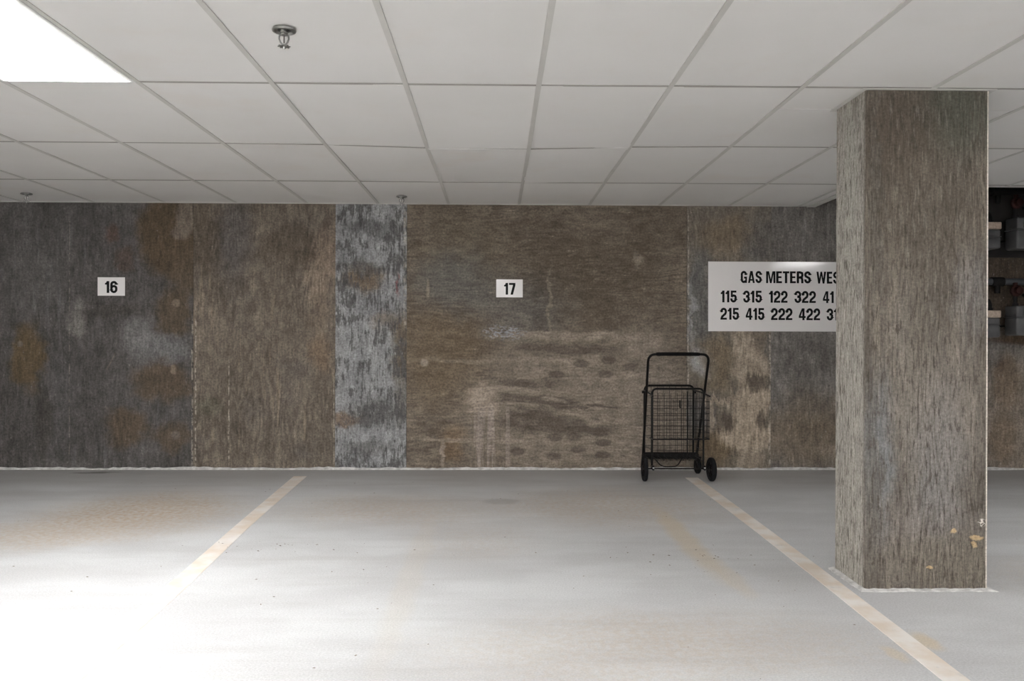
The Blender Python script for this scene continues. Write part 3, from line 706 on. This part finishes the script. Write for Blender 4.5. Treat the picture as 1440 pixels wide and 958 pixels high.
GL = {
 '1': (.36, [rct(.14, .34, 0, 1), ('p', [(.0, .70), (.14, .70), (.14, .84), (.0, .82)]), ('p', [(.0, .82), (.14, .82), (.20, 1.0), (.15, 1.0), (.09, .87)])]),
 '2': (W_, [('s', [(xl, .62), (xl, yt - ry)] + arc(xc, yt - ry, rx, ry, 180, 0) + [(xr, .62), (xr - .05, .50), (xl + .06, .27), (xl + .01, .12)]), rct(0, W_ - .01, 0, .165)]),
 '3': (W_, [('s', [(xl, .66), (xl, yt - ry)] + arc(xc, yt - ry, rx, ry, 180, 0) + [(xr, .64), (xr - .05, .56), (xc - .04, .52)]), ('s', [(xc - .04, .52), (xr - .05, .48), (xr, .40), (xr, yb + ry)] + arc(xc, yb + ry, rx, ry, 0, -180) + [(xl, .35)])]),
 '4': (W_ + .03, [rct(.31, .50, 0, 1), rct(0, .60, .19, .35), ('p', [(0, .35), (.17, .35), (.34, .86), (.34, 1.0), (.27, 1.0)])]),
 '5': (W_, [rct(.06, W_ - .03, .83, 1), rct(.05, .22, .45, 1), ('s', [(xl + .02, .46), (xl + .07, .54), (xc + .02, .585), (xr - .05, .54), (xr, .45), (xr, yb + ry)] + arc(xc, yb + ry, rx, ry, 0, -180) + [(xl, .34)])]),
 '6': (W_, [('s', [(xr, .69), (xr, yt - ry)] + arc(xc, yt - ry, rx, ry, 0, 180) + [(xl, yb + ry)] + arc(xc, yb + ry, rx, ry, 180, 360) + [(xr, .40)] + arc(xc, .41, rx, .16, 0, 180) + [(xl, .38)])]),
 '7': (W_ - .02, [rct(0, W_ - .02, .83, 1), ('p', [(.13, 0), (.34, 0), (W_ - .02, .80), (W_ - .02, .9), (W_ - .22, .9), (W_ - .24, .78)])]),
 'G': (W_ + .03, [('s', [(xr, .66), (xr, yt - ry)] + arc(xc, yt - ry, rx, ry, 0, 180) + [(xl, yb + ry)] + arc(xc, yb + ry, rx, ry, 180, 330)), rct(.30, W_, .37, .53), rct(xr - .06, W_, 0, .5)]),
 'A': (W_ + .05, [('p', [(0, 0), (.18, 0), (.37, 1), (.20, 1)]), ('p', [(.44, 0), (.62, 0), (.42, 1), (.25, 1)]), rct(.13, .5, .19, .33)]),
 'S': (W_, [('s', [(xr, .68), (xr, yt - ry)] + arc(xc, yt - ry, rx, ry, 0, 180) + [(xl, .68), (xl + .05, .58), (xr - .05, .43), (xr, .33), (xr, yb + ry)] + arc(xc, yb + ry, rx, ry, 0, -180) + [(xl, .33)])]),
 'M': (.78, [rct(0, .17, 0, 1), rct(.61, .78, 0, 1), ('p', [(.12, 1), (.25, 1), (.44, .10), (.44, 0), (.32, 0)]), ('p', [(.53, 1), (.66, 1), (.46, 0), (.34, 0), (.34, .10)])]),
 'E': (.50, [rct(0, .2, 0, 1), rct(.1, .48, .83, 1), rct(.1, .45, .43, .58), rct(.1, .49, 0, .17)]),
 'T': (.54, [rct(0, .54, .83, 1), rct(.17, .37, 0, .9)]),
 'R': (W_, [rct(0, .2, 0, 1), ('s', [(.1, yt), (.28, yt), (xr - .03, yt - .06), (xr, yt - .18), (xr, .66), (xr - .03, .55), (.28, .485), (.1, .485)]), ('s', [(.3, .485), (xr - .04, .42), (xr - .01, .3), (xr, .0)])]),
 'W': (.86, [('p', [(0, 1), (.18, 1), (.31, .0), (.15, .0)]), ('p', [(.18, .0), (.31, 0), (.48, .9), (.48, 1), (.36, 1)]), ('p', [(.38, 1), (.50, 1), (.69, 0), (.55, 0), (.38, .9)]), ('p', [(.55, 0), (.71, 0), (.86, 1), (.68, 1)])]),
}
def text_w(s_, gap, sx): return sum(GL[c][0] * sx for c in s_) + gap * (len(s_) - 1)
def put_text(bm, s_, x, z, h, y, sx=1.0, gap=.06, total=None):
    """lay the characters out from x (left edge), baseline z, cap height h; total fixes the printed width"""
    if total:
        sx = (total / h - gap * (len(s_) - 1)) / sum(GL[c][0] for c in s_)
    cur = 0.0
    for c in s_:
        wd_, prim = GL[c]
        f = lambda u, v, cur=cur: (x + (cur + u * sx) * h, y, z + v * h)
        for kind, pts in prim:
            if kind == 'p': polyg(bm, pts, f)
            else: ribbon(bm, pts, Tk * .98, f)
        cur += wd_ * sx + gap
def sign(name, label, x0, x1, z0, z1, thick, rows, tilt=0.0):
    t = thing(name, label, 'sign', ((x0 + x1) / 2, WY - .0035, z0))
    cx = (x0 + x1) / 2
    t.rotation_euler = (0, tilt, 0)
    bm = bmesh.new(); box(bm, x0 - cx, x1 - cx, -thick, 0, 0, z1 - z0, .0006)
    finish('sign_plate', bm, M_SIGN, t)
    for (s_, x, z, h, tot) in rows:
        bm = bmesh.new(); put_text(bm, s_, x - cx, z - z0, h, -thick - .0006, total=tot); finish('lettering', bm, M_INK, t)
    return t
PX = 1 / 161.85
sign('bay_number_sign', 'small white sign reading 16 on the grey concrete at left', -3.438, -3.205, 1.497, 1.656, .003, [('16', -3.375, 1.521, .102, .107)])
sign('bay_number_sign', 'small white sign reading 17 at the middle of the wall', -.008, .222, 1.496, 1.652, .003, [('17', .060, 1.519, .102, .098)])
X = lambda px: 1.840 + (px - 996) * .0062263
Z1, Z2, Z3 = 1.629, 1.459, 1.308
rows = [('GAS', X(1041.3), Z1, .104, .184), ('METERS', X(1077), Z1 - .001, .104, .394), ('WEST', X(1148), Z1 - .003, .104, .262)]
for s_, px, pw in (('115', 1013.1, 22.6), ('315', 1044.8, 26.2), ('122', 1081, 26.3), ('322', 1117, 30.2), ('41', 1157, 15.6)): rows.append((s_, X(px), Z2 - (px - 1013) * .00002, .103, pw * .0062263))
for s_, px, pw in (('215', 1012.8, 26.0), ('415', 1048.3, 26.2), ('222', 1083.9, 30.2), ('422', 1123.0, 30.2), ('31', 1162.5, 15.6)): rows.append((s_, X(px), Z3 - (px - 1013) * .00002, .103, pw * .0062263))
gs = sign('gas_meter_sign', 'large white board reading gas meters west with apartment numbers, partly behind the column', 1.838, 3.39, 1.207, 1.815, .004, rows)
gs.rotation_euler = (-.012, 0, 0); gs.location.y -= .0078      # hangs a touch proud at its lower edge

# ------------------------------------------------------------------ folding shopping cart
CO = Vector((1.462, 7.0, 0))
cart = thing('shopping_cart', 'black folding wire shopping cart parked against the wall', 'cart', tuple(CO))
def L3(*p): return tuple(Vector(p) - CO)
def part(name, mat, build, smooth=True, parent=None):
    bm = bmesh.new(); build(bm); return finish(name, bm, mat, parent or cart, smooth)
yn, yf = 6.86, 7.17
part('rear_frame', M_BLACK, lambda b: tube(b, rounded_path([L3(1.255, yn, .095), L3(1.255, yn, .736), L3(1.671, yn, .736), L3(1.671, yn, .095)], .04), .0085))
part('front_frame', M_BLACK, lambda b: tube(b, rounded_path([L3(1.246, yf, .15), L3(1.246, yf, .745), L3(1.661, yf, .745), L3(1.661, yf, .15)], .045), .009))
def hb(b): tube(b, rounded_path([L3(1.235, yf, .15), L3(1.213, 6.80, 1.016), L3(1.701, 6.80, 1.016), L3(1.689, yf, .15)], .065, 7), .0105)
hd = part('handle', M_BLACK, hb)
g2 = part('grip', M_FOAM, lambda b: tube(b, [L3(1.275, 6.80, 1.016), L3(1.29, 6.80, 1.017), L3(1.45, 6.80, 1.018), L3(1.61, 6.80, 1.017), L3(1.625, 6.80, 1.016)], [.012, .015, .0155, .015, .012], 10), parent=hd)
def rails(b, xa, xb): tube(b, [L3(xa, yf + .005, .705), L3((xa + xb) / 2, 7.0, .702), L3(xb, 6.735, .684)], .006)
part('side_rail', M_BLACK, lambda b: rails(b, 1.243, 1.236)); part('side_rail', M_BLACK, lambda b: rails(b, 1.664, 1.691))
def knob(b, x): lathe(b, [(.012, -.008), (.012, .008)], L3(x, yf, .69), 'X', 10)
part('pivot_knob', M_BLACK, lambda b: knob(b, 1.232)); part('pivot_knob', M_BLACK, lambda b: knob(b, 1.675))
def tray(b):
    x0, y0, z0 = L3(1.232, 7.135, .128); x1, y1, z1 = L3(1.700, 7.205, .178)
    box(b, x0, x1, y0, y1, z0, z1, .006)
part('base_bar', M_BLACK, tray, False)
part('kick_stand', M_BLACK, lambda b: tube(b, rounded_path([L3(1.32, 7.10, .14), L3(1.37, 7.06, .075), L3(1.50, 7.06, .075), L3(1.55, 7.10, .14)], .04), .005))
def wires_main(b):
    r = .0017; x0, x1 = 1.25, 1.666; zt, zb = .70, .155
    for k in range(7):                       # front and rear panels: rods across and up
        z = zb + (zt - zb) * k / 6.5
        for y in (yn, yf): tube(b, [L3(x0, y, z), L3(x1, y, z)], r, 5)
        for x in (x0, x1): tube(b, [L3(x, yn, z), L3(x, yf, z)], r, 5)
    for k in range(1, 8):
        x = x0 + (x1 - x0) * k / 8
        tube(b, [L3(x, yf, .745), L3(x, yf, zb)], r, 5); tube(b, [L3(x, yn, zt), L3(x, yn, zb)], r, 5); tube(b, [L3(x, yn, zb), L3(x, yf, zb)], r, 5)
    for k in range(1, 5):
        y = yn + (yf - yn) * k / 5
        for x in (x1,): tube(b, [L3(x, y, zt), L3(x, y, zb)], r, 5)
        tube(b, [L3(x0, y, zb), L3(x1, y, zb)], r, 5)
stuff(part('main_basket_wires', M_BLACK, wires_main, False))
part('centre_stay', M_BLACK, lambda b: tube(b, [L3(1.545, yn + .02, .715), L3(1.545, yn + .02, .16)], .0042))
def wires_small(b):
    r = .0018; x0, x1, y0 = 1.236, 1.690, 6.74; zt, zb = .684, .342
    zs = [.345, .393, .443, .492, .545, .585, .640]
    for z in zs:
        tube(b, [L3(x0 + .03, yn, z), L3(x0, y0, z), L3(x1, y0, z), L3(x1 - .015, yn, z)], r * 1.15, 5)
    for k in range(9):
        x = x0 + (x1 - x0) * k / 8; tube(b, [L3(x, y0, zt if k in (0, 8) else .66), L3(x, y0, zb)], r, 5)
    for k in range(1, 5):
        y = y0 + (yn - y0) * k / 5; tube(b, [L3(x1, y, zt), L3(x1, y, zb)], r, 5)
    for k in range(1, 8):
        x = x0 + (x1 - x0) * k / 8; tube(b, [L3(x, y0, zb), L3(x, yn, zb)], r, 5)
stuff(part('small_basket_wires', M_BLACK, wires_small, False))
part('small_basket_rim', M_BLACK, lambda b: tube(b, [L3(1.236, yn, .342), L3(1.236, 6.74, .342), L3(1.690, 6.74, .342), L3(1.690, yn, .342)], .0048))
part('latch_hook', M_BLACK, lambda b: tube(b, [L3(1.452, 6.735, .652), L3(1.452, 6.733, .60), L3(1.456, 6.738, .592)], .0055))
part('axle', M_BLACK, lambda b: tube(b, [L3(1.175, 6.815, .098), L3(1.735, 6.815, .096)], .006))
for x in (1.256, 1.670):
    def br(b, x=x):
        p = L3(x, 6.835, .10); box(b, p[0] - .008, p[0] + .008, p[1] - .035, p[1] + .035, p[2] - .016, p[2] + .02, .003)
    q_ = part('axle_bracket', M_BLACK, br, False)
    part('bolt', M_STEEL, lambda b, x=x: lathe(b, [(.008, -.05), (.007, -.056), (.0, -.057)], L3(x, 6.852, .104), 'Y', 10), parent=q_)
def wheel(x, y, r, wd_, yaw=0.0):
    bm = bmesh.new(); h = wd_ / 2
    lathe(bm, [(r * .62, -h * .8), (r * .9, -h), (r * .98, -h * .7), (r, -h * .25), (r, h * .25), (r * .98, h * .7), (r * .9, h), (r * .62, h * .8), (r * .60, 0), (r * .62, -h * .8)], (0, 0, 0), 'X', 28, False)
    o = finish('wheel', bm, M_RUBBER, cart, True); o.location = Vector((x, y, r + fz(y))) - CO; o.rotation_euler = (0, 0, yaw)
    bm = bmesh.new()
    lathe(bm, [(r * .24, -h * 1.1), (r * .24, h * 1.1)], (0, 0, 0), 'X', 14)
    lathe(bm, [(r * .63, -h * .3), (r * .63, h * .3)], (0, 0, 0), 'X', 24)
    for k in range(6):
        a = k * PI / 3; ca, sa = math.cos(a), math.sin(a)
        tube(bm, [(h * .5, ca * r * .2, sa * r * .2), (h * .5, ca * r * .62, sa * r * .62)], r * .06, 6); tube(bm, [(-h * .5, ca * r * .2, sa * r * .2), (-h * .5, ca * r * .62, sa * r * .62)], r * .06, 6)
    finish('hub', bm, M_BLACK, o)
    return o
wheel(1.187, 6.815, .103, .034, -.03); wheel(1.726, 6.815, .096, .036, .06)
for x in (1.252, 1.701):
    wheel(x, 7.185, .065, .03, .10)
    def fork(b, x=x):
        for s_ in (-1, 1):
            p0, p1 = L3(x + s_ * .021, 7.185, .06), L3(x + s_ * .021, 7.175, .14)
            tube(b, [p0, p1], .006, 6)
        p0 = L3(x, 7.175, .139); box(b, p0[0] - .027, p0[0] + .027, p0[1] - .015, p0[1] + .015, p0[2] - .006, p0[2] + .004, .001)
    part('wheel_fork', M_BLACK, fork, False)

# ------------------------------------------------------------------ gas meters in the gap beyond the column
bb = thing('meter_backboard', 'dark board high on the wall behind the upper gas meters', 'board', (4.85, WY - .002, 1.9))
bm = bmesh.new(); box(bm, -.85, .85, -.014, 0, -.04, 1.0, .002); finish('board_panel', bm, M_BOARD, bb)  # dark sheet over the upper wall behind the meters
def gas_meter(x0, z0, zt, capped, label):
    w = .215; cx = x0 + w / 2; h = zt - z0
    t = thing('gas_meter', label, 'meter', (cx, 7.19, z0), 'gas meters on the wall')
    bm = bmesh.new(); box(bm, -w / 2, w / 2, -.09, .09, 0, h * .62, .018, 3); finish('meter_case', bm, M_METER, t, True)
    bm = bmesh.new(); box(bm, -w / 2 + .003, w / 2 - .003, -.088, .088, h * .63, h, .014, 3); finish('upper_case', bm, M_METER, t, True)
    bm = bmesh.new(); box(bm, -w / 2 - .004, w / 2 + .004, -.094, .094, h * .605, h * .645, .004); finish('flange', bm, M_METER, t)
    if capped:
        bm = bmesh.new(); box(bm, -w / 2 - .002, w / 2 + .002, -.095, .06, h + .002, h + .062, .006); o = finish('cap_plate', bm, M_METERCAP, t); o['label'] = 'tan cap plate'
    else:
        bm = bmesh.new(); box(bm, -.055, .055, -.108, -.086, h * .66, h * .94, .006); ib = finish('index_box', bm, M_METER, t)
        bm = bmesh.new(); box(bm, -.04, .04, -.110, -.106, h * .70, h * .90, .002); finish('dial_window', bm, M_DIAL, ib)
        bm = bmesh.new(); box(bm, -.045, .045, -.111, -.107, h * .91, h * .935, .001); finish('badge_plate', bm, M_STEEL, ib)
    hh = h + (.062 if capped else 0)
    for s_ in (-1, 1):
        bm = bmesh.new(); tube(bm, [(s_ * .065, 0, hh - .01), (s_ * .065, 0, hh + .05), (s_ * .065, .02, hh + .085), (s_ * .065, .09, hh + .10)] if s_ > 0 else [(s_ * .065, 0, hh - .01), (s_ * .065, 0, hh + .10)], .017, 10)
        lathe(bm, [(.024, hh - .002), (.024, hh + .024)], (s_ * .065, 0, 0), 'Z', 8)
        finish('pipe_stub', bm, M_PIPE, t, True)
    # pressure regulator over the inlet
    bm = bmesh.new(); lathe(bm, [(.012, -.07), (.030, -.065), (.034, -.03), (.048, -.022), (.048, .0), (.034, .008), (.02, .03)], (-.065, 0, hh + .13), 'Y', 16)
    tube(bm, [(-.065, 0, hh + .08), (-.065, 0, hh + .20)], .019, 8)
    finish('regulator', bm, M_RED, t, True)
    bm = bmesh.new(); box(bm, -w / 2 + .02, w / 2 - .02, .085, .188 if z0 > 1.5 else .2, h * .3, h * .36, .002); finish('wall_bracket', bm, M_PIPE, t)
gas_meter(4.027, 1.907, 2.070, True, 'upper gas meter with tan cap, just right of the column edge')
gas_meter(4.376, 1.907, 2.176, False, 'upper grey gas meter with dial window at the right picture edge')
gas_meter(4.027, 1.160, 1.325, True, 'lower gas meter with tan cap, just right of the column edge')
gas_meter(4.376, 1.176, 1.428, False, 'lower grey gas meter with dial window at the right picture edge')
def pipe(label, z, m):
    t = thing('gas_pipe', label, 'pipe', (4.6, 7.27, z), 'gas manifold pipes')
    bm = bmesh.new(); tube(bm, [(-.85, 0, 0), (.95, 0, 0)], .030, 12); finish('pipe_run', bm, m, t, True)
    for x in (-.64, -.29):
        bm = bmesh.new(); lathe(bm, [(.040, -.05), (.040, .05)], (x, 0, 0), 'X', 12); tube(bm, [(x, 0, 0), (x, 0, -.10)], .024, 8); finish('tee_fitting', bm, M_PIPE, t, True)
    for x in (-.8, .4):
        bm = bmesh.new(); box(bm, x - .012, x + .012, -.034, .112 if z > 2 else .126, -.034, -.028); box(bm, x - .012, x + .012, .028, .034, -.034, .034); finish('pipe_clamp', bm, M_PIPE, t)
pipe('grey gas pipe running across the wall between the two rows of meters', 1.640, M_PIPEGREY)
pipe('dark gas pipe running across the top above the upper meters', 2.42, M_PIPE)
